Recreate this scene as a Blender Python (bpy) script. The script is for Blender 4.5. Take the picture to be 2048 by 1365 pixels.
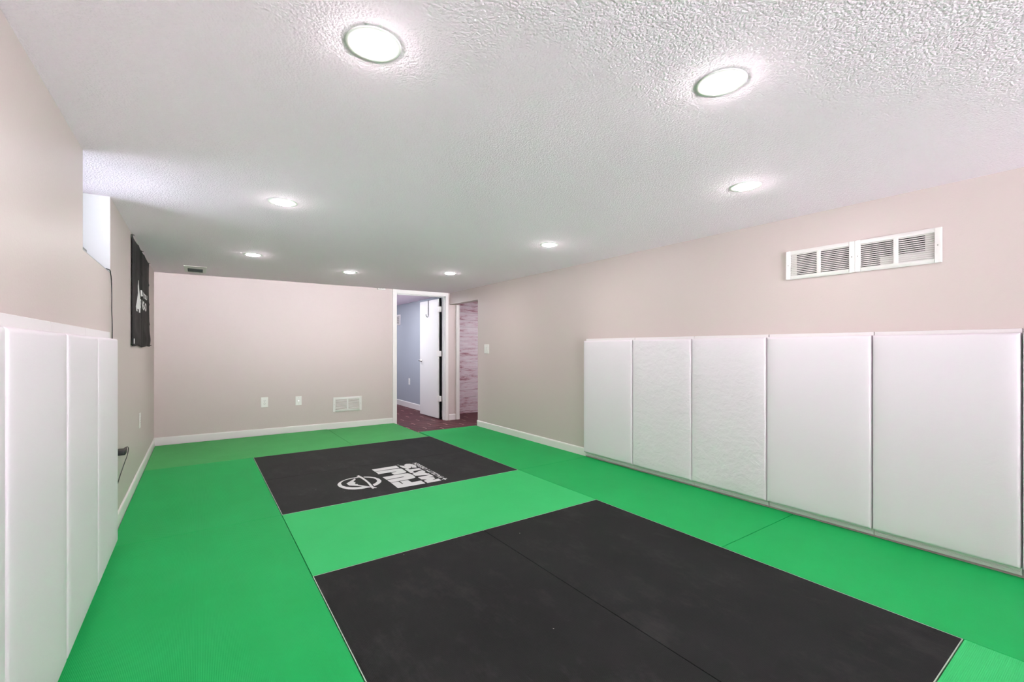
import bpy, bmesh, math, random
from mathutils import Vector, Matrix
from mathutils.geometry import tessellate_polygon

# ------------------------------------------------------------------ clear
for o in list(bpy.data.objects): bpy.data.objects.remove(o)
S = bpy.context.scene
C = bpy.context.scene.collection
R = math.radians

# ------------------------------------------------------------------ camera
YAW = 0.6099
cam = bpy.data.objects.new('camera', bpy.data.cameras.new('camera')); C.objects.link(cam)
cam.data.sensor_width = 36; cam.data.lens = 36*897/2048
cam.data.shift_y = 14.5/2048
cam.data.clip_start = 0.02
cam.location = (0, 0, 1.15); cam.rotation_euler = (math.pi/2, 0, -YAW)
S.camera = cam

# ------------------------------------------------------------------ light and exposure
LAMP = 188.0           # emission strength of the ceiling lamp diffusers
DAY = 9.0             # sky outside the windows
GROUND_FILL = 78.0         # added glow from below the horizon, lights the ceiling
S.view_settings.view_transform = 'Standard'; S.view_settings.look = 'None'
S.view_settings.gamma = 1; S.view_settings.use_curve_mapping = False
S.view_settings.exposure = 0.45
w = bpy.data.worlds.new('sky'); S.world = w; w.use_nodes = True
nt = w.node_tree; bgn = nt.nodes['Background']
tc = nt.nodes.new('ShaderNodeTexCoord'); sx = nt.nodes.new('ShaderNodeSeparateXYZ'); nt.links.new(tc.outputs['Generated'], sx.inputs[0])
mr = nt.nodes.new('ShaderNodeMapRange'); nt.links.new(sx.outputs[2], mr.inputs[0])
mr.inputs[1].default_value = -.08; mr.inputs[2].default_value = .02; mr.inputs[3].default_value = GROUND_FILL; mr.inputs[4].default_value = DAY
bgn.inputs[0].default_value = (.935, .92, .975, 1); nt.links.new(mr.outputs[0], bgn.inputs[1])     # sky above, added ground glow below the horizon

# daylight portals in the added rear opening (they only guide the sky light)
def portal(x, y, z, sx, sy, rot):
    d = bpy.data.lights.new('sky_portal', 'AREA'); d.shape = 'RECTANGLE'; d.size = sx; d.size_y = sy; d.cycles.is_portal = True
    o = bpy.data.objects.new('sky_portal', d); C.objects.link(o); o.location = (x, y, z); o.rotation_euler = rot
portal(1.48, -6.57, 1.0, 3.3, 2.0, (math.pi/2, 0, math.pi))

# ------------------------------------------------------------------ materials
def srgb(r, g, b):
    f = lambda c: (c/255/12.92 if c/255 <= .04045 else ((c/255+.055)/1.055)**2.4)
    return (f(r), f(g), f(b), 1)

class N:
    """small node builder"""
    def __init__(s, name):
        s.m = bpy.data.materials.new(name); s.m.use_nodes = True
        s.t = s.m.node_tree; s.p = s.t.nodes['Principled BSDF']; s._c = None
    def n(s, typ, **kw):
        x = s.t.nodes.new(typ)
        for k, v in kw.items():
            if k.startswith('i_'): x.inputs[int(k[2:])].default_value = v
            else: setattr(x, k, v)
        return x
    def l(s, a, b): s.t.links.new(a, b)
    def co(s):
        if s._c is None: s._c = s.n('ShaderNodeNewGeometry').outputs['Position']
        return s._c
    def noise(s, scale, detail=3, rough=.5, vec=None):
        x = s.n('ShaderNodeTexNoise'); x.inputs['Scale'].default_value = scale
        x.inputs['Detail'].default_value = detail; x.inputs['Roughness'].default_value = rough
        s.l(vec or s.co(), x.inputs['Vector']); return x
    def stretch(s, v, vec=None):
        x = s.n('ShaderNodeVectorMath', operation='MULTIPLY'); s.l(vec or s.co(), x.inputs[0])
        x.inputs[1].default_value = v; return x.outputs[0]
    def ramp(s, fac, stops):
        x = s.n('ShaderNodeValToRGB'); s.l(fac, x.inputs[0]); e = x.color_ramp.elements
        while len(e) < len(stops): e.new(.5)
        for i, (p, c) in enumerate(stops): e[i].position = p; e[i].color = c
        return x.outputs[0]
    def math(s, op, a, b=None):
        x = s.n('ShaderNodeMath', operation=op)
        for i, v in enumerate((a, b)):
            if v is None: continue
            if isinstance(v, (int, float)): x.inputs[i].default_value = v
            else: s.l(v, x.inputs[i])
        return x.outputs[0]
    def mix(s, fac, a, b):
        x = s.n('ShaderNodeMix', data_type='RGBA')
        for i, v in ((0, fac), (6, a), (7, b)):
            if isinstance(v, (int, float, tuple)): x.inputs[i].default_value = v
            else: s.l(v, x.inputs[i])
        return x.outputs[2]
    def bump(s, h, dist, strength=1, prev=None):
        x = s.n('ShaderNodeBump'); x.inputs['Distance'].default_value = dist; x.inputs['Strength'].default_value = strength
        s.l(h, x.inputs['Height'])
        if prev is not None: s.l(prev, x.inputs['Normal'])
        s.l(x.outputs[0], s.p.inputs['Normal']); return x.outputs[0]
    def base(s, c):
        if isinstance(c, tuple): s.p.inputs['Base Color'].default_value = c
        else: s.l(c, s.p.inputs['Base Color'])
    def rough(s, r):
        if isinstance(r, (int, float)): s.p.inputs['Roughness'].default_value = r
        else: s.l(r, s.p.inputs['Roughness'])

def plain(name, c, rough=.5, metal=0, spec=.5, var=.03, vs=6, bump=0, bs=200):
    m = N(name); m.rough(rough); m.p.inputs['Metallic'].default_value = metal
    m.p.inputs['Specular IOR Level'].default_value = spec
    n = m.noise(vs)
    c2 = tuple(max(0, x*(1-var*2)) for x in c[:3])+(1,)
    m.base(m.mix(n.outputs[0], c, c2))
    if bump: m.bump(m.noise(bs, 2).outputs[0], bump)
    return m.m

def wall_paint(name, c, rough=.4):
    m = N(name); m.rough(rough); m.p.inputs['Specular IOR Level'].default_value = .3
    n = m.noise(.8, 2)
    m.base(m.mix(n.outputs[0], c, tuple(x*.97 for x in c[:3])+(1,)))
    b = m.bump(m.noise(90, 3, .6).outputs[0], .0012, .55)
    m.bump(m.noise(3, 2).outputs[0], .01, .25, b)
    return m.m

def stipple(name, c):
    m = N(name); m.rough(.9); m.base(c); m.p.inputs['Specular IOR Level'].default_value = .2
    a = m.noise(95, 4, .65).outputs[0]
    v = m.n('ShaderNodeTexVoronoi'); v.inputs['Scale'].default_value = 130; m.l(m.co(), v.inputs['Vector'])
    h = m.math('SUBTRACT', a, m.math('MULTIPLY', v.outputs['Distance'], .5))
    m.bump(h, .0048, .8)
    return m.m

def mat_foam(name, c, c2, axis, rough=.55, wear=.0):
    """tatami grained mat top: fine ribs along one axis, soft scuffs"""
    m = N(name); m.rough(rough); m.p.inputs['Specular IOR Level'].default_value = .15
    n = m.noise(2.2, 5, .65); f = m.ramp(n.outputs[0], [(.35, (0,0,0,1)), (.75, (1,1,1,1))])
    col = m.mix(f, c, c2)
    fine = m.noise(420, 2, .6)
    col = m.mix(m.math('MULTIPLY', fine.outputs[0], .22), col, tuple(x*.45 for x in c[:3])+(1,))
    if wear:
        s1 = m.noise(5.5, 6, .75, m.stretch((1, .5, 1)))
        sc = m.ramp(s1.outputs[0], [(.52, (0,0,0,1)), (.76, (1,1,1,1))])
        col = m.mix(m.math('MULTIPLY', sc, wear), col, (.35, .35, .34, 1))
        vo = m.n('ShaderNodeTexVoronoi'); vo.inputs['Scale'].default_value = 7; m.l(m.co(), vo.inputs['Vector'])
        dots = m.math('LESS_THAN', vo.outputs['Distance'], .022)
        col = m.mix(m.math('MULTIPLY', dots, .6), col, (.5, .48, .45, 1))
    m.base(col)
    wv = m.n('ShaderNodeTexWave', wave_type='BANDS', bands_direction='X' if axis == 0 else 'Y')
    wv.inputs['Scale'].default_value = 62; wv.inputs['Distortion'].default_value = .6
    wv.inputs['Detail'].default_value = 2; wv.inputs['Detail Scale'].default_value = 8
    m.l(m.co(), wv.inputs['Vector'])
    b = m.bump(wv.outputs[1], .0009, .5)
    m.bump(fine.outputs[0], .0007, .6, b)
    return m.m

def vinyl(name, c, wr=.22):
    m = N(name); m.rough(.42); m.p.inputs['Specular IOR Level'].default_value = .4
    m.base(m.mix(m.noise(1.5).outputs[0], c, tuple(x*.96 for x in c[:3])+(1,)))
    a = m.noise(3.0, 5, .6, m.stretch((1, 1.6, 2.2)))
    r = m.n('ShaderNodeTexNoise'); r.inputs['Scale'].default_value = 7; r.inputs['Distortion'].default_value = 2.2
    m.l(m.stretch((1, 1.3, 1.6)), r.inputs['Vector'])
    b = m.bump(a.outputs[0], .02, wr*.5)
    b = m.bump(r.outputs[0], .008, wr*.35, b)
    m.bump(m.noise(260, 2).outputs[0], .0006, .35, b)
    return m.m

M = {}
BEIGE = srgb(210, 196, 193)
M['wall'] = wall_paint('wall_paint_beige', BEIGE)
M['blue'] = wall_paint('wall_paint_blue_grey', srgb(172, 178, 188), .5)
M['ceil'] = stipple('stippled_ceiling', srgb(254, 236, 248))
M['trim'] = plain('trim_white', srgb(238, 234, 232), .35, var=.01)
M['reveal'] = plain('reveal_white', srgb(182, 183, 184), .5, var=.01)
M['door'] = plain('door_white', srgb(232, 230, 228), .4, var=.015, vs=2)
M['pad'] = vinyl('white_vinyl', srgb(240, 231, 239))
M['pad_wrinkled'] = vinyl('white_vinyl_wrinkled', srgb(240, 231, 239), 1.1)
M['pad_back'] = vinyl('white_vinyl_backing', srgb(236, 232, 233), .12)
M['plastic'] = plain('white_plastic', srgb(240, 238, 234), .35, var=.01)
M['grille'] = plain('white_enamel', srgb(236, 232, 230), .4, var=.01)
M['dark'] = plain('cavity_shade', srgb(28, 26, 26), .8)
M['tan'] = plain('duct_tan', srgb(125, 100, 66), .6)
M['greyd'] = plain('dark_grey_plastic', srgb(70, 72, 74), .35)
M['black'] = plain('black_plastic', srgb(14, 14, 15), .4)
M['gap_shade'] = plain('black_gap_shade', srgb(5, 5, 6), .9, spec=.1)
M['chrome'] = plain('satin_nickel', srgb(190, 188, 184), .22, metal=1)
M['print'] = plain('white_print', srgb(225, 226, 226), .55, var=.04, vs=60)
M['edge'] = plain('pale_edge', srgb(170, 190, 172), .6, var=.03)
M['slab'] = plain('concrete_slab', srgb(80, 70, 66), .8)
M['grout'] = plain('pale_grout', srgb(235, 195, 190), .8)
G1, G1b = srgb(20, 168, 84), srgb(30, 176, 92)
G2, G2b = srgb(50, 190, 104), srgb(58, 196, 112)  # paler green: sheen across the ribs put into the base colour
G3, G3b = srgb(70, 170, 92), srgb(80, 180, 102)  # back strip: view-dependent sheen put into the base colour
M['green'] = mat_foam('green_mat', G1, G1b, 0)
M['green_cross_sheen'] = mat_foam('green_mat_cross_grain', G2, G2b, 1)
M['green_far_sheen'] = mat_foam('green_mat_far_sheen', G3, G3b, 1)
M['blackmat'] = mat_foam('black_mat', srgb(25, 27, 26), srgb(35, 37, 36), 0, .7, .045)
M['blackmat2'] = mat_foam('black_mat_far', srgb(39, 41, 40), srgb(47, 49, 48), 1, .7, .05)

def emit(name, c, st):
    m = bpy.data.materials.new(name); m.use_nodes = True; t = m.node_tree; t.nodes.clear()
    e = t.nodes.new('ShaderNodeEmission'); e.inputs[0].default_value = c; e.inputs[1].default_value = st
    o = t.nodes.new('ShaderNodeOutputMaterial'); t.links.new(e.outputs[0], o.inputs[0]); return m
M['lamp'] = emit('lamp_diffuser', (1, .935, .945, 1), LAMP)
M['lamp_assumed'] = emit('lamp_diffuser_assumed', (.97, .95, 1, 1), LAMP*1.85)
def glass(tint=1.0):
    m = bpy.data.materials.new('window_glass'); m.use_nodes = True; t = m.node_tree; t.nodes.clear()
    a = t.nodes.new('ShaderNodeBsdfTransparent'); a.inputs[0].default_value = (1, .99, 1, 1) if tint == 1 else (tint*.92, tint*.97, tint, 1); b = t.nodes.new('ShaderNodeBsdfGlossy'); b.inputs['Roughness'].default_value = .02
    f = t.nodes.new('ShaderNodeFresnel'); mx = t.nodes.new('ShaderNodeMixShader'); o = t.nodes.new('ShaderNodeOutputMaterial')
    t.links.new(f.outputs[0], mx.inputs[0]); t.links.new(a.outputs[0], mx.inputs[1]); t.links.new(b.outputs[0], mx.inputs[2])
    t.links.new(mx.outputs[0], o.inputs[0]); return m
M['glass'] = glass()
M['dimmed_glass'] = glass(.35)  # tint added to hold back daylight through the small window

def wood_tile():
    m = N('wood_look_tile'); m.rough(.5); m.p.inputs['Specular IOR Level'].default_value = .2
    g = m.n('ShaderNodeNewGeometry'); rnd = g.outputs['Random Per Island']
    n = m.noise(6, 6, .7, m.stretch((1.2, 9, 1)))
    c = m.ramp(n.outputs[0], [(.3, srgb(56, 22, 28)), (.55, srgb(88, 42, 46)), (.8, srgb(120, 68, 72))])
    c = m.mix(m.math('MULTIPLY', rnd, .45), c, srgb(60, 26, 32))
    m.base(c); m.bump(n.outputs[0], .001, .4); return m.m
M['tile'] = wood_tile()

def wood_wall():
    m = N('whitewashed_planks'); m.rough(.55)
    sp = m.n('ShaderNodeSeparateXYZ'); m.l(m.co(), sp.inputs[0])
    row = m.math('FLOOR', m.math('DIVIDE', sp.outputs[2], .128))
    wn = m.n('ShaderNodeTexWhiteNoise', noise_dimensions='1D'); m.l(row, wn.inputs['W'])
    cb = m.n('ShaderNodeCombineXYZ')
    m.l(m.math('ADD', m.math('MULTIPLY', sp.outputs[0], 1.0), m.math('MULTIPLY', wn.outputs[0], 9.0)), cb.inputs[0])
    m.l(m.math('MULTIPLY', sp.outputs[2], 7.0), cb.inputs[2]); m.l(row, cb.inputs[1])
    n1 = m.noise(3.4, 9, .78, cb.outputs[0])
    patch = m.noise(1.7, 2, .5, m.stretch((1, 1, 1.6)))
    f = m.math('ADD', n1.outputs[0], m.math('MULTIPLY', m.math('SUBTRACT', patch.outputs[0], .5), .35))
    c = m.ramp(f, [(.40, srgb(236, 228, 232)), (.54, srgb(226, 208, 216)), (.60, srgb(204, 164, 174)), (.68, srgb(152, 92, 106)), (.8, srgb(96, 56, 72))])
    fr = m.math('FRACT', m.math('DIVIDE', sp.outputs[2], .128))
    line = m.math('LESS_THAN', fr, .045)
    m.base(m.mix(m.math('MULTIPLY', line, .45), c, srgb(110, 66, 80))); return m.m
M['planks'] = wood_wall()

def banner_cloth():
    m = N('black_banner_cloth'); m.rough(.6); m.p.inputs['Specular IOR Level'].default_value = .15
    n = m.noise(5, 4, .6, m.stretch((1, 3, .6)))
    m.base(m.mix(n.outputs[0], srgb(14, 14, 15), srgb(27, 28, 28)))
    m.bump(m.noise(9, 3, .5, m.stretch((1, 2.2, .7))).outputs[0], .012, .5); return m.m
M['banner'] = banner_cloth()

# ------------------------------------------------------------------ geometry helpers
class MB:
    def __init__(s): s.v = []; s.f = []; s.mi = []
    def add(s, vs, fs, mi=0):
        o = len(s.v); s.v += [tuple(v) for v in vs]; s.f += [tuple(i+o for i in f) for f in fs]; s.mi += [mi]*len(fs)
    def box(s, x0, x1, y0, y1, z0, z1, xf=None, mi=0):
        v = [(x, y, z) for z in (z0, z1) for y in (y0, y1) for x in (x0, x1)]
        if xf: v = [xf(*p) for p in v]
        s.add(v, [(0,2,3,1), (4,5,7,6), (0,1,5,4), (2,6,7,3), (0,4,6,2), (1,3,7,5)], mi)
        return s
    def prism(s, pts, z0, z1, xf=None):
        """polygon (2-D points, concave allowed) extruded along local z"""
        n = len(pts); v = [(p[0], p[1], z0) for p in pts]+[(p[0], p[1], z1) for p in pts]
        if xf: v = [xf(*p) for p in v]
        tri = tessellate_polygon([[Vector((p[0], p[1], 0)) for p in pts]])
        fs = [tuple(t[::-1]) for t in tri]+[tuple(i+n for i in t) for t in tri]
        fs += [(i, (i+1) % n, (i+1) % n+n, i+n) for i in range(n)]
        s.add(v, fs); return s
    def lathe(s, prof, cx, cy, seg=40, xf=None):
        """profile of (r, z), revolved about z"""
        v = []; k = len(prof)
        for i in range(seg):
            a = 2*math.pi*i/seg
            for r, z in prof: v.append((cx+r*math.cos(a), cy+r*math.sin(a), z))
        if xf: v = [xf(*p) for p in v]
        fs = [(i*k+j, ((i+1) % seg)*k+j, ((i+1) % seg)*k+j+1, i*k+j+1) for i in range(seg) for j in range(k-1)]
        s.add(v, fs); return s
    def tube(s, pts, r, seg=8):
        pts = [Vector(p) for p in pts]; k = len(pts); v = []
        up = Vector((0, 0, 1))
        for i, p in enumerate(pts):
            d = (pts[min(i+1, k-1)]-pts[max(i-1, 0)]).normalized()
            u = d.cross(up if abs(d.z) < .95 else Vector((1, 0, 0))).normalized(); w_ = d.cross(u)
            for j in range(seg):
                a = 2*math.pi*j/seg; v.append(p+(u*math.cos(a)+w_*math.sin(a))*r)
        fs = [(i*seg+j, i*seg+(j+1) % seg, (i+1)*seg+(j+1) % seg, (i+1)*seg+j) for i in range(k-1) for j in range(seg)]
        fs += [tuple(range(seg))[::-1], tuple(range((k-1)*seg, k*seg))]
        s.add(v, fs); return s
    def build(s, name, mats, parent=None, bevel=0, seg=2, smooth=False, origin=None):
        me = bpy.data.meshes.new(name)
        org = Vector(origin) if origin else (Vector((0,0,0)))
        if parent is not None and origin is None: org = parent_world(parent)
        me.from_pydata([tuple(Vector(v)-org) for v in s.v], [], s.f)
        for m in (mats if isinstance(mats, (list, tuple)) else [mats]): me.materials.append(m)
        for p, i in zip(me.polygons, s.mi): p.material_index = i
        b = bmesh.new(); b.from_mesh(me); bmesh.ops.remove_doubles(b, verts=b.verts, dist=1e-6)
        bmesh.ops.recalc_face_normals(b, faces=b.faces); b.to_mesh(me); b.free()
        o = bpy.data.objects.new(name, me); C.objects.link(o)
        if parent is not None: o.parent = parent; o.location = org-parent_world(parent)
        else: o.location = org
        if bevel:
            md = o.modifiers.new('bevel', 'BEVEL'); md.width = bevel; md.segments = seg; md.limit_method = 'ANGLE'; md.angle_limit = R(50)
            smooth = True
        if smooth:
            for p in me.polygons: p.use_smooth = True
            if bevel:
                wn = o.modifiers.new('weighted_normal', 'WEIGHTED_NORMAL'); wn.keep_sharp = False
        return o

def parent_world(o):
    v = Vector((0, 0, 0))
    while o is not None: v += o.location; o = o.parent
    return v

def thing(name, loc, label, cat, group=None):
    o = bpy.data.objects.new(name, None); C.objects.link(o); o.location = loc; o.empty_display_size = .05
    return tag(o, label, cat, group)
def tag(o, label, cat, group=None):
    o['label'] = label; o['category'] = cat
    if group: o['group'] = group
    return o
def struct(o): o['kind'] = 'structure'; return o
def copy_tree(o, parent=None):
    c = o.copy(); C.objects.link(c); c.parent = parent
    for ch in list(o.children): copy_tree(ch, c)
    return c

def text_polys(txt, bold=.0):
    """mesh of a line of lettering, normalised to 0..1 in both directions"""
    cu = bpy.data.curves.new('lettering', 'FONT'); cu.body = txt; cu.offset = bold; cu.resolution_u = 3
    ob = bpy.data.objects.new('lettering', cu); C.objects.link(ob)
    dg = bpy.context.evaluated_depsgraph_get(); dg.update()
    me = bpy.data.meshes.new_from_object(ob.evaluated_get(dg))
    v = [tuple(p.co) for p in me.vertices]; f = [tuple(p.vertices) for p in me.polygons]
    C.objects.unlink(ob); bpy.data.objects.remove(ob); bpy.data.curves.remove(cu); bpy.data.meshes.remove(me)
    x0 = min(p[0] for p in v); x1 = max(p[0] for p in v); y0 = min(p[1] for p in v); y1 = max(p[1] for p in v)
    return [((p[0]-x0)/(x1-x0), (p[1]-y0)/(y1-y0)) for p in v], f

# ------------------------------------------------------------------ dimensions (metres; z = 0 is the top of the mats)
H = 2.06                   # ceiling
FZ = -.035                 # floor under the mats
XL, XR = -.435, 3.395      # side walls
YR = -6.5                  # wall behind
BW = lambda x, d=0.0: 6.80-.042*x+d       # back wall face, slightly out of square
def bwf(s, d, z): return (s, BW(s, d), z)

# ================================================================== THE ROOM
# floor: concrete slab below the mats, and wood look tiles beyond them
struct(MB().box(-1.2, 5.6, YR-.2, 11.3, FZ-.2, FZ-.012).build('floor', M['slab']))
g = MB().box(2.38, 5.4, 5.70, 11.2, FZ-.0119, FZ-.001).build('floor_grout', M['grout'])
tl = MB(); TW, TH = .615, .15
for r in range(-4, 36):
    y0 = 6.13+r*TH
    for k in range(-5, 9):
        x0 = 2.755-.205*(r % 3)+.615*k
        a, b = max(x0, 2.38)+.0045, min(x0+TW, 5.4)-.0045
        c, d = max(y0, 5.70)+.0035, min(y0+TH, 11.2)-.0035
        if b-a > .01 and d-c > .01: tl.box(a, b, c, d, FZ-.0009, FZ)
ft = tl.build('floor_tiles', M['tile']); ft['kind'] = 'structure'; g['kind'] = 'structure'

# ceiling over every room
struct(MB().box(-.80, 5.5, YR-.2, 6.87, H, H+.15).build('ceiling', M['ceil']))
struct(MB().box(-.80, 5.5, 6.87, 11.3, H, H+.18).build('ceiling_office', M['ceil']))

# left wall with the high window recess (mi 1 = white reveal)
WY0, WY1, WZ = 2.81, 3.59, 1.605
TK = .34
wl = MB()
wl.box(XL-TK, XL, YR, WY0, FZ-.012, H).box(XL-TK, XL, WY1, 6.86, FZ-.012, H).box(XL-TK, XL, WY0, WY1, FZ-.012, WZ-.004)
struct(wl.build('wall_left', M['wall']))
rv = MB().box(XL-TK, XL+.001, WY0, WY1, WZ-.004, WZ).box(XL-TK, XL-.0005, WY1-.004, WY1, WZ, H).box(XL-TK, XL-.0005, WY0, WY0+.004, WZ, H)
struct(rv.build('trim_1', M['reveal']))
# window_1: white frame with two sashes far out in the recess
wi = MB(); xa, xb = XL-TK+.02, XL-TK+.07
wi.box(xa, xb, WY0+.004, WY0+.044, WZ, H).box(xa, xb, WY1-.044, WY1-.004, WZ, H).box(xa, xb, WY0+.04, WY1-.04, WZ, WZ+.04)
wi.box(xa, xb, WY0+.04, WY1-.04, H-.04, H-.001).box(xa+.01, xb-.005, (WY0+WY1)/2-.02, (WY0+WY1)/2+.02, WZ+.03, H-.03)
win = struct(wi.build('window_1', M['plastic'], bevel=.003))
MB().box(xa+.02, xa+.024, WY0+.04, WY1-.04, WZ+.04, H-.04).build('window_pane', M['dimmed_glass'], win)

# back wall (slightly out of square), with the doorway into the blue room
DX0, DX1, DH = 2.504, 3.32, 2.0
bw = MB()
bw.box(XL-.01, DX0-.012, 0, .115, FZ-.012, H, bwf).box(DX1+.012, 3.557, 0, .115, FZ-.012, H, bwf).box(DX0-.012, DX1+.012, 0, .115, DH+.012, H, bwf)
struct(bw.build('wall_back', M['wall']))
# hall and blue room shells
struct(MB().box(3.45, 3.557, 6.765, 7.2, FZ-.012, H).box(3.4505, 3.557, 7.2, 11.2, FZ-.012, H).build('wall_office_right', M['blue']))
o = MB(); o.box(1.9, 2.0, 6.83, 11.2, FZ-.012, H).box(2.0, 3.45, 11.1, 11.2, FZ-.012, H)
o.box(1.9, DX0-.012, .115, .13, FZ-.012, H, bwf).box(DX1+.012, 3.45, .115, .125, FZ-.012, H, bwf).box(DX0-.012, DX1+.012, .115, .125, DH+.012, H, bwf)
struct(o.build('wall_office_left', M['blue']))
struct(MB().box(3.557, 5.4, 7.20, 7.30, FZ-.012, H).build('wall_planks', M['planks']))
struct(MB().box(5.3, 5.4, 4.7, 7.2, FZ-.012, H).box(3.515, 5.3, 4.7, 4.8, FZ-.012, H).build('wall_hall', M['wall']))
# right wall, ends at the hall opening; header over the opening
HY, HZ = 5.745, 1.872
rw = MB().box(XR, XR+.12, YR, HY, FZ-.012, H).box(XR, XR+.12, HY, 6.658, HZ, H)
struct(rw.build('wall_right', M['wall']))
# wall behind the camera with a glazed opening added to light the ceiling
GX0, GX1, GZ = -.15, 3.11, 1.99
rb = MB().box(XL-TK, GX0, YR-.15, YR, FZ-.012, H).box(GX1, XR+.12, YR-.15, YR, FZ-.012, H).box(GX0, GX1, YR-.15, YR, GZ, H)
struct(rb.build('wall_behind', M['wall']))
wf = MB()
for a, b, c, d in ((GX0, GX0+.06, FZ, GZ), (GX1-.06, GX1, FZ, GZ), (1.44, 1.52, FZ, GZ), (GX0, GX1, FZ, .05), (GX0, GX1, GZ-.06, GZ)):
    wf.box(a, b, YR-.12, YR-.06, c, d)
w2 = struct(wf.build('added_glazing', M['plastic']))
MB().box(GX0+.06, GX1-.06, YR-.092, YR-.088, .05, GZ-.06).build('added_pane', M['glass'], w2)
# baseboards
def bb_profile(m, a, b, xf, z0=FZ, z1=.082, t=.012):
    """board along local s from a to b, rounded top edge; xf(s, d, z) with d out of the wall"""
    prof = [(0, z0), (t, z0), (t, z1-.014), (t*.8, z1-.005), (t*.35, z1), (0, z1)]
    v = [xf(a, d, z) for d, z in prof]+[xf(b, d, z) for d, z in prof]; n = len(prof)
    m.add(v, [(i, (i+1) % n, (i+1) % n+n, i+n) for i in range(n)]+[tuple(range(n))[::-1], tuple(range(n, 2*n))]); return m
struct(bb_profile(MB(), 3.48, 6.80, lambda s, d, z: (XL+d, s, z)).build('baseboard_left', M['trim']))
struct(bb_profile(MB(), XL, 2.441, lambda s, d, z: (s, BW(s, -d), z)).build('baseboard_back', M['trim']))
rbm = bb_profile(MB(), 3.47, HY+.012, lambda s, d, z: (XR-d, s, z))
bb_profile(rbm, XR-.012, XR+.12, lambda s, d, z: (s, HY+d, z))
struct(rbm.build('baseboard_right', M['trim']))
struct(bb_profile(MB(), 3.382, 3.50, lambda s, d, z: (s, BW(s, -d), z), z1=.06).build('baseboard_hall', M['trim']))
struct(bb_profile(MB(), 6.92, 11.1, lambda s, d, z: (3.45-d, s, z), z1=.075).build('baseboard_office', M['trim']))

# trim: doorway casing and jambs (trim_2), end casing of the hall wall (trim_3)
cs = MB()
cs.box(2.441, DX0, -.016, 0, FZ, H-.002, bwf).box(DX0, 3.365, -.016, 0, DH, H-.002, bwf).box(DX1, 3.365, -.016, 0, FZ, DH, bwf)
struct(cs.build('trim_2', M['trim'], bevel=.003))
jb = MB()
jb.box(DX0-.012, DX0, 0, .125, FZ, DH, bwf).box(DX1, DX1+.012, 0, .125, FZ, DH, bwf).box(DX0-.012, DX1+.012, 0, .125, DH, DH+.012, bwf)
jb.box(DX1-.012, DX1, .02, .075, FZ, DH-.012, bwf).box(DX0, DX0+.012, .02, .075, FZ, DH-.012, bwf).box(DX0+.012, DX1-.012, .02, .075, DH-.012, DH, bwf)
struct(jb.build('trim_4', M['door'], bevel=.0015))
struct(MB().box(3.508, 3.562, -.018, .0, FZ, H-.19, bwf).box(3.557, 3.572, -.018, .125, FZ, H-.19, bwf).build('trim_3', M['trim'], bevel=.003))

# door_1: flush white door swung open into the blue room
dr = struct(MB().box(3.278, 3.313, 6.845, 7.565, -.022, 1.975, lambda x, y, z: (x-(y-6.845)*.018, y, z)).build('door_1', M['door'], bevel=.002))
for hz in (.31, 1.06, 1.80):
    h = MB().box(3.270, 3.3075, 6.775, 6.846, hz-.045, hz+.045).box(3.2655, 3.2765, 6.846, 6.87, hz-.045, hz+.045)
    h.lathe([(.0001, hz-.05), (.006, hz-.05), (.006, hz+.05), (.0001, hz+.05)], 3.272, 6.836, 12)
    h.build('hinge', M['grille'], dr, bevel=.001)
MB().box(3.300, 3.3075, 6.786, 6.845, FZ, 1.985).build('door_gap_shade', M['gap_shade'], dr)  # black strip standing in for the dark gap between door and jamb
hd = MB()
X0 = 3.266
hd.lathe([(.0001, 0), (.030, 0), (.030, .006), (.022, .012), (.0001, .012)], 0, 0, 24, lambda x, y, z: (X0-z, 7.50+x, .93+y))
hd.lathe([(.009, .01), (.009, .05), (.0001, .05)], 0, 0, 16, lambda x, y, z: (X0-z, 7.50+x, .93+y))
hd.tube([(X0-.045, 7.505, .93), (X0-.048, 7.47, .931), (X0-.048, 7.42, .93), (X0-.044, 7.385, .926)], .008)
hd.tube([(3.31, 7.50, .93), (3.36, 7.50, .93), (3.362, 7.46, .93), (3.36, 7.39, .928)], .008)
hd.box(3.262, 3.302, 7.5515, 7.5545, .90, .96)
hd.build('door_handle', M['chrome'], dr, smooth=True)
hk = MB()
yk = 7.209; xk = 3.2665
hk.tube([(3.318, yk, 1.94), (3.318, yk, 1.980), (xk-.002, yk, 1.980), (xk-.002, yk, 1.72), (xk-.006, yk, 1.70), (xk-.02, yk-.004, 1.688), (xk-.036, yk-.006, 1.694), (xk-.044, yk-.006, 1.71), (xk-.046, yk-.006, 1.735)], .0055)
tag(hk.build('over_door_hook', M['black'], smooth=True), 'long black wire hook hanging over the top of the open white door', 'hook')

# ================================================================== FLOOR MATS
GM = 'judo mats laid wall to wall over the floor'
def floor_mat(x0, x1, y0, y1, mat, label, kind_group, edges='', g=.0018, notch=None):
    t = thing('floor_mat', ((x0+x1)/2, (y0+y1)/2, FZ-.012), label, 'mat', kind_group)
    a, b, c, d = x0+g, x1-g, y0+g, y1-g
    e = .0035
    a2, b2, c2, d2 = a+(e if 'l' in edges else 0), b-(e if 'r' in edges else 0), c+(e if 'n' in edges else 0), d-(e if 'f' in edges else 0)
    MB().box(a2, b2, c2, d2, FZ-.012, 0).build('mat_panel', mat, t, bevel=.0012, seg=1)
    if edges:
        m = MB()
        if 'l' in edges: m.box(a, a2, c, d, FZ, -.0002)
        if 'r' in edges: m.box(b2, b, c, d, FZ, -.0002)
        if 'n' in edges: m.box(a2, b2, c, c2, FZ, -.0002)
        if 'f' in edges: m.box(a2, b2, d2, d, FZ, -.0002)
        m.build('mat_edge', M['edge'], t)
    return t
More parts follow.
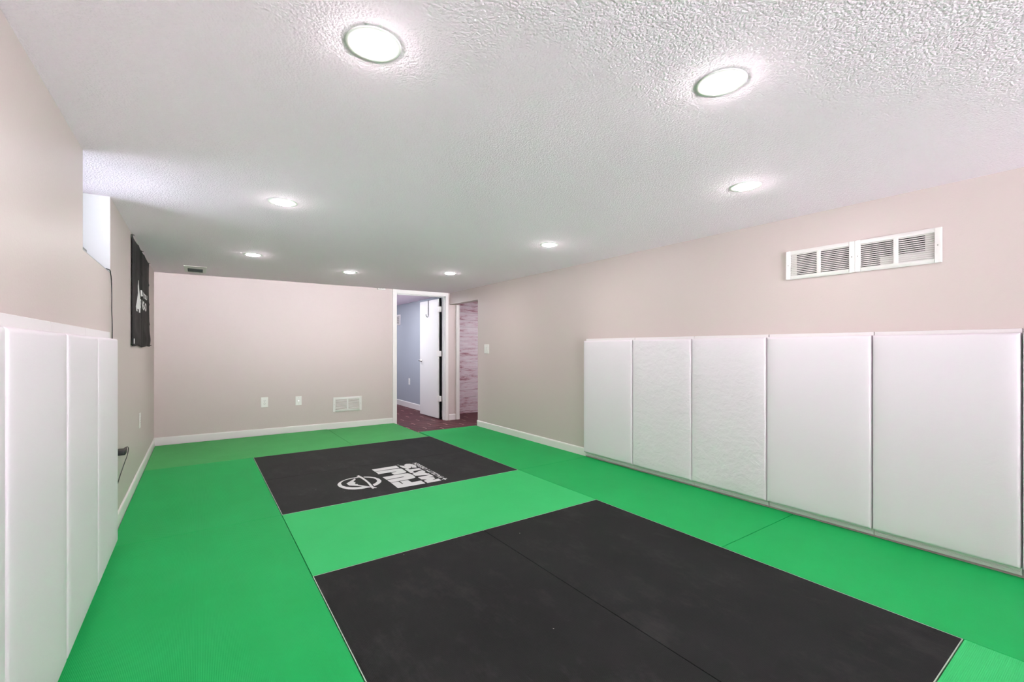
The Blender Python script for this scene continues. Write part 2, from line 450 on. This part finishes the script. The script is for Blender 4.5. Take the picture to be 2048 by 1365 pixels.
X0, X1, XM = .47, 2.48, 1.475
GB, GG = 'black floor mats', 'green floor mats'
floor_mat(X0, XM, .43, 2.43, M['blackmat'], 'left half of the large black mat square nearest the viewer', GB, 'lnf')
floor_mat(XM, X1, .43, 2.43, M['blackmat'], 'right half of the large black mat square, nearer the right wall pads', GB, 'rnf')
logo_mat = floor_mat(X0, X1, 3.44, 4.43, M['blackmat2'], 'black floor mat with a white printed round emblem and bold lettering', GB, 'lrn')
floor_mat(X0, X1, 4.43, 5.42, M['blackmat2'], 'plain black mat just behind the black mat with the white logo', GB, 'lrf')
floor_mat(X0, X1, 2.43, 3.44, M['green_cross_sheen'], 'pale green mat lying between the two black squares', GG)
floor_mat(X0, X1, -.57, .43, M['green_cross_sheen'], 'green mat in the bottom right corner of the view, before the near black square', GG)
floor_mat(XL+.014, X0, 3.44, 5.42, M['green'], 'green mat along the left wall baseboard, left of the logo mat', GG)
floor_mat(XL+.014, X0, 1.44, 3.44, M['green'], 'green mat beside the white pads on the left wall, left of the near black square', GG)
floor_mat(XL+.014, X0, -.56, 1.44, M['green'], 'nearest green mat at the bottom left, under the white pads of the left wall', GG)
floor_mat(X1, XR-.014, -.56, 1.43, M['green'], 'green mat at the foot of the nearest white pads on the right wall', GG)
floor_mat(X1, XR-.014, 1.43, 3.44, M['green'], 'green mat at the foot of the farther white pads on the right wall', GG)
floor_mat(X1, XR-.014, 3.44, 5.775, M['green'], 'green mat along the bare right wall, running up to the brown tiles', GG)
floor_mat(XL+.014, 1.50, 5.42, BW(1.5)-.016, M['green_far_sheen'], 'green mat in the far left corner against the back baseboard', GG)
floor_mat(1.50, 2.46, 5.42, BW(2.46)-.002, M['green_far_sheen'], 'green mat before the low back wall grille, ending at the doorway tiles', GG)
LOGO = {
 'F': [(1.342,3.555),(1.581,3.549),(1.583,3.645),(1.498,3.642),(1.495,3.727),(1.425,3.729),(1.422,3.639),(1.413,3.641),(1.411,3.728),(1.347,3.732)],
 'U': [(1.344,3.936),(1.346,3.842),(1.5,3.849),(1.509,3.832),(1.346,3.826),(1.348,3.742),(1.538,3.745),(1.566,3.753),(1.583,3.768),(1.591,3.819),(1.588,3.896),(1.574,3.923),(1.546,3.937)],
 'J': [(1.349,4.146),(1.345,4.052),(1.512,4.05),(1.508,4.039),(1.454,4.025),(1.457,3.952),(1.544,3.954),(1.569,3.962),(1.583,3.978),(1.587,4.028),(1.586,4.113),(1.567,4.132)],
 'I': [(1.345,4.241),(1.345,4.155),(1.582,4.157),(1.584,4.248)],
 'S': [(1.611,4.233),(1.645,4.195),(1.64,4.141),(1.651,4.204),(1.664,4.234),(1.688,4.252),(1.719,4.239),(1.74,4.195),(1.743,4.141),(1.729,4.084),(1.719,4.064),(1.685,4.088),(1.696,4.128),(1.698,4.175),(1.691,4.127),(1.68,4.101),(1.66,4.082),(1.637,4.078),(1.62,4.102),(1.608,4.139),(1.605,4.183)],
 'T': [(1.606,4.08),(1.639,4.082),(1.639,4.039),(1.731,4.036),(1.736,3.978),(1.64,3.966),(1.637,3.917),(1.601,3.914)],
 'A': [(1.602,3.887),(1.73,3.955),(1.733,3.891),(1.717,3.875),(1.717,3.821),(1.732,3.81),(1.729,3.764),(1.601,3.812)],
 'M': [(1.602,3.755),(1.73,3.761),(1.732,3.702),(1.675,3.704),(1.716,3.68),(1.712,3.633),(1.668,3.604),(1.734,3.613),(1.732,3.55),(1.601,3.548),(1.602,3.627),(1.64,3.648),(1.601,3.676)],
 'plus': [(1.744,3.571),(1.771,3.592),(1.775,3.607),(1.784,3.598),(1.782,3.584),(1.8,3.583),(1.796,3.569),(1.782,3.569),(1.776,3.547),(1.764,3.552),(1.767,3.569)],
 'ring': [(1.169,4.065),(1.115,4.071),(1.059,4.056),(1.009,4.021),(0.976,3.979),(0.957,3.934),(0.954,3.88),(0.967,3.815),(1.0,3.757),(1.04,3.725),(1.094,3.707),(1.143,3.708),(1.169,3.706),(1.158,3.737),(1.116,3.768),(1.082,3.77),(1.04,3.796),(1.002,3.838),(0.986,3.882),(0.988,3.946),(1.004,3.985),(1.029,4.019),(1.066,4.042),(1.11,4.052),(1.164,4.046)],
 'mountain': [(1.03,3.929),(1.127,4.035),(1.13,4.011),(1.12,3.991),(1.096,3.955),(1.091,3.937),(1.106,3.931),(1.095,3.922),(1.1,3.905),(1.09,3.891),(1.084,3.87),(1.103,3.857),(1.099,3.835),(1.128,3.79),(1.163,3.738),(1.173,3.719),(1.17,3.709),(1.116,3.77),(1.099,3.794),(1.065,3.83),(1.036,3.856),(1.03,3.892),(1.032,3.907)],
 'bar': [(1.162,4.102),(1.187,4.119),(1.19,4.093),(1.198,4.026),(1.2,3.926),(1.198,3.824),(1.19,3.722),(1.189,3.699),(1.205,3.672),(1.198,3.658),(1.182,3.669),(1.174,3.659),(1.165,3.669),(1.17,3.729),(1.181,3.844),(1.181,3.931),(1.176,4.023),(1.167,4.066)],
 'arc': [(1.206,4.044),(1.215,4.047),(1.251,4.022),(1.289,3.968),(1.304,3.902),(1.3,3.839),(1.284,3.798),(1.245,3.75),(1.2,3.72),(1.205,3.778),(1.234,3.799),(1.259,3.833),(1.27,3.86),(1.276,3.909),(1.265,3.957),(1.242,3.991),(1.208,4.024)],
}

def on_mat(x, y, z): return (x, y, z)
em = MB()
for k in ('ring', 'mountain', 'bar', 'arc'): em.prism(LOGO[k], -.0005, .0006)
em.build('round_emblem', M['print'], logo_mat)
lt = MB()
for k in 'FUJIMATS': lt.prism(LOGO[k], -.0005, .0006)
lt.prism(LOGO['plus'], -.0005, .0006)
def floor_text(m, txt, y0, y1, xb, xt, bold=.0):
    v, f = text_polys(txt, bold)       # baseline runs away from the viewer, tops to the left
    m.add([(xb+(xt-xb)*q, y0+(y1-y0)*p, .0006) for p, q in v], f)
floor_text(lt, 'FACILITY DESIGN', 3.625, 4.245, 1.795, 1.750, .02)
floor_text(lt, 'TM', 4.235, 4.275, 1.622, 1.602, .0)
lt.build('lettering', M['print'], logo_mat)

# ================================================================== WALL PADS
def wall_pad(side, y0, y1, label, mat, fy0=None, fy1=None):
    left = side == 'l'
    xw = XL if left else XR; sg = 1 if left else -1
    ztop, fb, ft_ = (1.243, .045, 1.203) if left else (1.250, .052, 1.228)
    fx = .057
    t = thing('wall_pad', (xw+sg*.006, (y0+y1)/2, 0), label, 'wall pad', 'white padded panels on the %s wall' % ('left' if left else 'right'))
    def bx(m, d0, d1, a, b, c, d):
        xs = sorted((xw+sg*d0, xw+sg*d1)); return m.box(xs[0], xs[1], a, b, c, d)
    bk = MB(); bx(bk, .0012, .015, y0+.002, y1-.002, .009, ztop); bk.build('backing_board', M['pad_back'], t, bevel=.003)
    li = MB(); bx(li, .015, .021, y0+.004, y1-.004, .022, .030)
    li.build('hem', M['pad_back'], t, bevel=.001)
    fo = MB(); a, b = (fy0 if fy0 is not None else y0)+.003, (fy1 if fy1 is not None else y1)-.003
    # foam block cut into a grid so that its face bulges softly
    ny, nz = 10, 18; vs = []; fs = []
    def dep(u, v):
        e = min(u, 1-u)*(b-a); e2 = min(v, 1-v)*(ft_-fb)
        r = .016; k = 1.0
        if e < r: k = min(k, math.sqrt(max(0, 1-(1-e/r)**2)))
        if e2 < r: k = min(k, math.sqrt(max(0, 1-(1-e2/r)**2)))
        return .0155+(fx-.0155)*(.72+.28*k)+.0012*math.sin(u*math.pi)*math.sin(v*math.pi)
    us = [0, .004, .012, .026]+[.026+(.948)*i/ny for i in range(1, ny)]+[.974, .988, .996, 1]
    vz = [0, .002, .006, .013]+[.013+(.974)*i/nz for i in range(1, nz)]+[.987, .994, .998, 1]
    nu, nv = len(us), len(vz)
    for v in vz:
        for u in us:
            vs.append((xw+sg*dep(u, v), a+(b-a)*u, fb+(ft_-fb)*v))
    n0 = len(vs)
    for v in vz:
        for u in us: vs.append((xw+sg*.0155, a+(b-a)*u, fb+(ft_-fb)*v))
    for off in (0, n0):
        for j in range(nv-1):
            for i in range(nu-1):
                q = (off+j*nu+i, off+j*nu+i+1, off+(j+1)*nu+i+1, off+(j+1)*nu+i)
                fs.append(q if off == 0 else q[::-1])
    for i in range(nu-1):
        fs.append((i, i+1, i+1+n0, i+n0)); k = (nv-1)*nu; fs.append((k+i, k+i+1, k+i+1+n0, k+i+n0))
    for j in range(nv-1):
        fs.append((j*nu, (j+1)*nu, (j+1)*nu+n0, j*nu+n0)); k = nu-1; fs.append((j*nu+k, (j+1)*nu+k, (j+1)*nu+k+n0, j*nu+k+n0))
    fo.add(vs, fs)
    ob = fo.build('foam_panel', mat, t)
    for p in ob.data.polygons: p.use_smooth = True
    md = ob.modifiers.new('edge_split', 'EDGE_SPLIT'); md.split_angle = R(60)
    return t
wall_pad('r', 2.808, 3.462, 'white wall pad farthest along the right wall, beside the bare baseboard', M['pad'])
wall_pad('r', 2.192, 2.808, 'lightly wrinkled white wall pad, second from the far end of the right wall row', M['pad_wrinkled'])
wall_pad('r', 1.594, 2.192, 'white wall pad with the most creases, in the middle of the right wall row', M['pad_wrinkled'])
wall_pad('r', .978, 1.594, 'smooth white wall pad right below the left one of the two high wall grilles', M['pad'])
wall_pad('r', .375, .978, 'largest smooth white wall pad in view, near the right edge of the photo', M['pad'])
wall_pad('r', -.24, .375, 'thin sliver of a white wall pad cut off by the right edge of the photo', M['pad'])
wall_pad('l', 2.78, 3.47, 'white wall pad at the far end of the left wall row, under the window', M['pad'], 2.785, 3.405)
wall_pad('l', 2.195, 2.78, 'narrow looking white wall pad, second from the far end of the left wall row', M['pad'], 2.195, 2.785)
wall_pad('l', 1.585, 2.195, 'wide looking white left wall pad, second from the left edge of the photo', M['pad'])
wall_pad('l', .97, 1.585, 'white wall pad cut off by the left edge of the photo', M['pad'])

# ================================================================== CEILING LAMPS
def ceiling_lamp(x, y, label, z=H, grp='round recessed lamps in the mat room ceiling', mat='lamp'):
    t = thing('ceiling_lamp', (x, y, z), label, 'ceiling lamp', grp)
    ring = MB().lathe([(.0568, z-.0022), (.062, z-.0026), (.078, z-.0026), (.0808, z-.0016), (.0815, z), (.056, z)], x, y, 48)
    ring.build('trim_ring', M['plastic'], t, smooth=True)
    d = MB().lathe([(.0001, z-.0125), (.016, z-.0123), (.032, z-.0114), (.044, z-.0097), (.052, z-.0073), (.0570, z-.0043), (.0582, z-.001)], x, y, 48)
    d.build('diffuser', M[mat], t, smooth=True)
    return t
for x, y, lb in (
    (.43, 1.34, 'largest round recessed ceiling lamp, top left of centre and nearest the viewer'),
    (1.468, .85, 'big oval looking recessed lamp on the ceiling at the upper right'),
    (2.52, 1.315, 'recessed ceiling lamp nearest the right wall, close to the wall grilles'),
    (.431, 3.11, 'recessed ceiling lamp close to the window recess on the left'),
    (.434, 5.02, 'small recessed ceiling lamp near the ceiling vent in the far left'),
    (2.525, 3.045, 'recessed ceiling lamp over the row of pads on the right, middle distance'),
    (1.48, 5.51, 'smallest recessed ceiling lamp, in the far middle before the back wall'),
    (2.50, 4.89, 'small recessed ceiling lamp before the doorway to the blue room')): ceiling_lamp(x, y, lb)
# assumed lamps, out of view, added to light the next rooms
ceiling_lamp(2.6, 8.0, 'assumed unseen ceiling lamp of the blue room, nearer the doorway', H, 'assumed lamps added in the next rooms', 'lamp_assumed')
ceiling_lamp(2.6, 9.6, 'assumed unseen ceiling lamp of the blue room, farther from the doorway', H, 'assumed lamps added in the next rooms', 'lamp_assumed')
ceiling_lamp(2.25, 7.2, 'assumed unseen ceiling lamp of the blue room behind the back wall', H, 'assumed lamps added in the next rooms', 'lamp_assumed')
ceiling_lamp(4.35, 6.1, 'assumed unseen ceiling lamp of the hall beside the plank wall', H, 'assumed lamps added in the next rooms', 'lamp_assumed')

# ================================================================== GRILLES AND PLATES
def grille(w_, h_, fr, nsl, panels, t, xf, cavity='dark', depth=.012, split=.022, blocked=None):
    """xf(s, d, z): s along, d out of the wall, z up; origin at centre"""
    m = MB(); a, b = w_/2, h_/2
    m.box(-a, a, 0, .003, -b, b, xf) if False else None
    m.box(-a, -a+fr, 0, depth, -b, b, xf).box(a-fr, a, 0, depth, -b, b, xf).box(-a+fr, a-fr, 0, depth, b-fr*.85, b, xf).box(-a+fr, a-fr, 0, depth, -b, -b+fr*.85, xf)
    iw = (w_-2*fr-split*(panels-1))/panels
    for k in range(panels-1):
        s0 = -a+fr+iw*(k+1)+split*k; m.box(s0, s0+split, 0, depth-.0005, -b+fr*.85, b-fr*.85, xf)
    m.build('frame', M['grille'], t, bevel=.0018)
    MB().box(-a+fr*.9, a-fr*.9, .0004, .0012, -b+fr*.8, b-fr*.8, xf).build('duct_shade', M[cavity], t)  # flat panel on the solid wall, coloured as the shaded duct inside
    if blocked:
        bm = MB()
        for s0, s1, z0, z1 in blocked: bm.box(s0, s1, .0013, .0024, z0, z1, xf)
        bm.build('duct_wall', M['grille'], t)
    zh = h_-2*fr*.85; p = zh/nsl
    for k in range(panels):
        s0 = -a+fr+(iw+split)*k; lm = MB()
        for i in range(nsl):
            z0 = -zh/2+p*i
            vs = []
            for s in (s0, s0+iw):
                for d, z in ((.0026, z0+p*.98), (.0102, z0+p*.34), (.0110, z0+p*.40), (.0034, z0+p*1.04)): vs.append(xf(s, d, z))
            lm.add(vs, [(0,1,5,4), (1,2,6,5), (2,3,7,6), (3,0,4,7), (0,3,2,1), (4,5,6,7)])
        lm.build('louvers', M['grille'], t)
    return m
def screw(xf, s, z, d, t, r=.0035):
    m = MB().lathe([(.0001, d+.0018), (r*.7, d+.0016), (r, d), (r, d-.001)], 0, 0, 12, lambda x, y, zz: xf(s+x, zz, z+y))
    m.build('screw', M['chrome'], t, smooth=True)

rx = lambda yc, zc: (lambda s, d, z: (XR-d, yc-s, zc+z))       # s to the viewer's right (towards -y)
for yc, lb, bl in ((1.280, 'left one of the two white air grilles high on the right wall', [(-.17, -.135, -.08, .08)]),
                   (.8765, 'right one of the two white air grilles high on the right wall', [(.13, .17, -.08, .08), (-.075, .13, -.08, -.022)])):
    t = thing('wall_grille', (XR, yc, 1.630), lb, 'air vent', 'paired return air grilles on the right wall')
    f = rx(yc, 1.7275)
    grille(.403, .196, .030, 12, 2, t, f, blocked=bl)
    screw(f, -.186, 0, .012, t); screw(f, .186, 0, .012, t)
t = thing('wall_grille', (1.776, BW(1.776), .237), 'white floor level air grille low on the back wall, right of the outlets', 'air vent')
f = lambda s, d, z: (1.776+s, BW(1.776+s, -d), .342+z)
grille(.40, .205, .034, 9, 2, t, f, 'tan'); screw(f, -.184, 0, .012, t); screw(f, .184, 0, .012, t)
t = thing('ceiling_vent', (-.03, 6.33, H), 'small white air vent with dark slots on the ceiling in the far left', 'air vent')
vx0, vx1, vy0, vy1 = -.135, .075, 6.08, 6.56; sx0, sx1, sy0, sy1 = -.102, .040, 6.24, 6.42
vm = MB().box(vx0, sx0, vy0, vy1, H-.007, H).box(sx1, vx1, vy0, vy1, H-.007, H).box(sx0, sx1, vy0, sy0, H-.007, H).box(sx0, sx1, sy1, vy1, H-.007, H)
vm.build('frame', M['grille'], t, bevel=.0015)
lm = MB()
for k in range(5):
    y0 = sy0+.004+k*.036
    lm.add([(sx, y, z) for sx in (sx0, sx1) for y, z in ((y0, H-.0015), (y0+.024, H-.020), (y0+.026, H-.0185), (y0+.002, H-.0005))], [(0,1,5,4), (1,2,6,5), (2,3,7,6), (3,0,4,7), (0,3,2,1), (4,5,6,7)])
lm.build('louvers', M['greyd'], t)  # blades coloured dark grey to stand for the shaded slot
screw(lambda s, d, z: (-.03+s, 6.12+z, H-d), 0, 0, .007, t)
t = thing('wall_grille', (3.45, 9.16, 1.63), 'small white air grille high on the blue grey wall beyond the doorway', 'air vent')
f = lambda s, d, z: (3.45-d, 9.16-s, 1.745+z)
grille(.33, .215, .03, 12, 1, t, f)

def plate(loc, xf, w_, h_, label, cat, name='wall_outlet', kind='duplex', grp=None):
    t = thing(name, loc, label, cat, grp)
    m = MB(); a, b = w_/2, h_/2
    m.box(-a, a, 0, .006, -b, b, xf); m.build('cover_plate', M['plastic'], t, bevel=.003)
    if kind == 'duplex':
        for zc in (-.02, .02):
            q = MB().box(-.0165, .0165, .006, .0085, zc-.0135, zc+.0135, xf).build('receptacle', M['plastic'], t, bevel=.002)
            k = MB().box(-.0085, -.006, .0084, .0089, zc-.003, zc+.006, xf).box(.006, .0085, .0084, .0089, zc-.003, zc+.006, xf).box(-.002, .002, .0084, .0089, zc-.010, zc-.006, xf)
            k.build('slots', M['black'], q)
        screw(xf, 0, 0, .006, t, .003)
    elif kind == 'coax':
        MB().lathe([(.0001, .016), (.0045, .016), (.0045, .009), (.0075, .009), (.0075, .006)], 0, 0, 12, lambda x, y, z: xf(x, z, y)).build('coax_jack', M['chrome'], t)
        screw(xf, 0, .042, .006, t, .003); screw(xf, 0, -.042, .006, t, .003)
    elif kind == 'rocker':
        for sc in ((-.023, .023) if w_ > .1 else (0,)):
            MB().box(sc-.0165, sc+.0165, .006, .010, -.033, .033, xf).build('rocker', M['plastic'], t, bevel=.002)
    return t
bk = lambda xc, zc: (lambda s, d, z: (xc+s, BW(xc+s, -d), zc+z))
plate((.718, BW(.718), .36), bk(.718, .431), .082, .135, 'white duplex power outlet on the back wall, leftmost of the low wall plates', 'outlet')
plate((1.129, BW(1.129), .365), bk(1.129, .4265), .076, .123, 'white plate with a single round coax jack, left of the low wall grille', 'outlet', 'cable_outlet', 'coax')
lf = lambda yc, zc: (lambda s, d, z: (XL+d, yc+s, zc+z))
plate((XL, 5.217, .44), lf(5.217, .502), .078, .135, 'white outlet plate seen edge on, low on the left wall near the corner', 'outlet')
plate((XL, 3.78, .41), lf(3.78, .475), .078, .125, 'wall outlet almost hidden behind the far left wall pad, holding a black adapter', 'outlet')
rt = lambda yc, zc: (lambda s, d, z: (XR-d, yc-s, zc+z))
plate((XR, 5.49, 1.075), rt(5.49, 1.14), .128, .132, 'white double light switch on the right wall beside the hall opening', 'switch', 'light_switch', 'rocker')
plate((3.45, 8.508, .42), lambda s, d, z: (3.45-d, 8.508-s, .487+z), .078, .13, 'white outlet plate low on the blue grey wall beyond the doorway', 'outlet')

# power adapter with its cord, and the cord hanging from the window
t = thing('power_adapter', (XL+.0075, 3.80, .48), 'small black power adapter plugged in low on the left wall behind the pads', 'adapter')
MB().box(XL+.0065, XL+.054, 3.74, 3.835, .470, .500).build('adapter_body', M['black'], t, bevel=.005)
MB().tube([(XL+.034, 3.835, .486), (XL+.034, 3.90, .484), (XL+.034, 3.955, .480)], .007).build('cord_plug', M['black'], t, smooth=True)
pts = [Vector(p) for p in ((XL+.034, 3.96, .479), (XL+.034, 4.03, .474), (XL+.036, 4.075, .455), (XL+.034, 4.04, .418), (XL+.03, 3.93, .385), (XL+.024, 3.80, .34), (XL+.02, 3.66, .30), (XL+.014, 3.55, .33), (XL+.010, 3.535, .45), (XL+.010, 3.55, .80), (XL+.010, 3.57, 1.10))]
def smooth_path(p, n=6):
    out = []
    for i in range(len(p)-1):
        a, b, c, d = p[max(i-1, 0)], p[i], p[i+1], p[min(i+2, len(p)-1)]
        for k in range(n):
            u = k/n; out.append(.5*((2*b)+(c-a)*u+(2*a-5*b+4*c-d)*u*u+(3*b-a-3*c+d)*u**3))
    return out+[p[-1]]
pts2 = [Vector(p) for p in ((XL+.010, 3.58, 1.207), (XL+.008, 3.600, 1.30), (XL+.007, 3.588, 1.38), (XL+.006, 3.598, 1.46), (XL+.006, 3.585, 1.55), (XL+.006, 3.555, 1.595), (XL+.002, 3.51, 1.613), (XL-.05, 3.45, 1.610), (XL-.2, 3.36, 1.610))]
MB().tube(smooth_path(pts+pts2), .0026, 6).build('cord', M['black'], t, smooth=True)
tag(MB().box(XL-.055, XL-.012, 2.845, 2.985, WZ+.0005, WZ+.0265).build('sill_device', M['greyd'], bevel=.004, origin=(XL-.03, 2.91, WZ)),  # small dark object on the sill, not identified
    'small flat dark grey device lying on the white window sill', 'device')
# small white sensor box up under the ceiling
t = thing('sensor_box', (2.265, BW(2.265), 2.035), 'small white sensor box high on the back wall, left of the doorway', 'sensor')
f = lambda s, d, z: (2.265+s, BW(2.265+s, -d), 2.035+z)
MB().box(-.06, .06, 0, .03, -.0, .020, f).build('sensor_case', M['plastic'], t, bevel=.004)
for sx_ in (-.03, .012): MB().box(sx_, sx_+.018, .004, .022, .0202, .0245, f).build('mounting_tab', M['greyd'], t)

# ================================================================== BANNER
BY0, BY1, BZ0, BZ1 = 4.568, 6.040, 1.167, 2.046
ban = thing('wall_banner', (XL, (BY0+BY1)/2, BZ0), 'black cloth banner with a white tower emblem and lettering pinned to the left wall', 'banner')
def bd(y, z):
    """how far the cloth stands off the wall"""
    u = (y-BY0)/(BY1-BY0); v = (z-BZ0)/(BZ1-BZ0)
    d = .010
    d += .007*math.exp(-((y-5.22)/.012)**2)                       # middle crease
    for zc in (.27, .505, .735): d += .0045*math.exp(-((v-zc)/.012)**2)
    d += .018*math.exp(-((v-.08)/.07)**2)*math.sin(math.pi*min(1, max(0, ((y-BY0)/.66) % 1.0)))**2
    d += .004*math.sin(u*21)*math.sin(v*5+1)
    return max(d, .004)
nu, nv = 90, 60; vs = []; fs = []
for j in range(nv+1):
    for i in range(nu+1):
        u, v = i/nu, j/nv; y = BY0+(BY1-BY0)*u; z0 = BZ0+.012*math.sin(math.pi*u*2)**2-.01*math.sin(math.pi*u); z1 = BZ1-.02*abs(math.sin(math.pi*u*3))**.8
        z = z0+(z1-z0)*v; vs.append((XL+bd(y, z), y, z))
n0 = len(vs); vs += [(XL+bd(y, z)-.0015, y, z) for x, y, z in vs[:n0]]
for j in range(nv):
    for i in range(nu):
        q = (j*(nu+1)+i, j*(nu+1)+i+1, (j+1)*(nu+1)+i+1, (j+1)*(nu+1)+i); fs.append(q); fs.append(tuple(k+n0 for k in q[::-1]))
for i in range(nu):
    fs.append((i, i+1, i+1+n0, i+n0)); k = nv*(nu+1); fs.append((k+i, k+i+1, k+i+1+n0, k+i+n0))
for j in range(nv):
    a, b = j*(nu+1), (j+1)*(nu+1); fs.append((a, b, b+n0, a+n0)); fs.append((a+nu, b+nu, b+nu+n0, a+nu+n0))
m = MB(); m.add(vs, fs); m.build('cloth', M['banner'], ban, smooth=True)
MON = [(4.967,1.732),(5.041,1.739),(5.046,1.714),(5.075,1.67),(5.119,1.604),(5.128,1.54),(5.164,1.51),(5.128,1.464),(5.032,1.459),(5.026,1.486),(4.934,1.486),(4.948,1.463),(4.867,1.461),(4.814,1.496),(4.859,1.527),(4.893,1.613),(4.92,1.678)]

def wall_print(m, v, f):
    m.add([(XL+bd(y, z)+.0012, y, z) for y, z in v], f)
em = MB()
sub = []
tri = tessellate_polygon([[Vector((a, b, 0)) for a, b in MON]])
wall_print(em, MON, [tuple(t_) for t_ in tri])
em.build('tower_emblem', M['print'], ban)
lt = MB()
for txt, y0, y1, z0, z1 in (('JIU JITSU', 5.165, 5.765, 1.612, 1.672), ('FIVE-O', 5.150, 5.72, 1.508, 1.590)):
    v, f = text_polys(txt, .045)
    wall_print(lt, [(y0+(y1-y0)*p, z0+(z1-z0)*q) for p, q in v], f)
lt.build('lettering', M['print'], ban)
for y, z in ((BY0+.01, BZ1-.008), (5.30, BZ1-.012), (BY1-.012, BZ1-.01), (BY0+.012, BZ0+.012), (BY1-.01, BZ0+.012)):
    MB().tube([(XL+.001, y, z), (XL+bd(y, z)+.006, y, z), (XL+bd(y, z)+.010, y+.012, z+.001)], .003, 6).build('pin', M['black'], ban)
MB().box(XL+.016, XL+.018, BY0+.04, BY0+.075, BZ0+.02, BZ0+.06).build('cloth_tag', M['print'], ban)
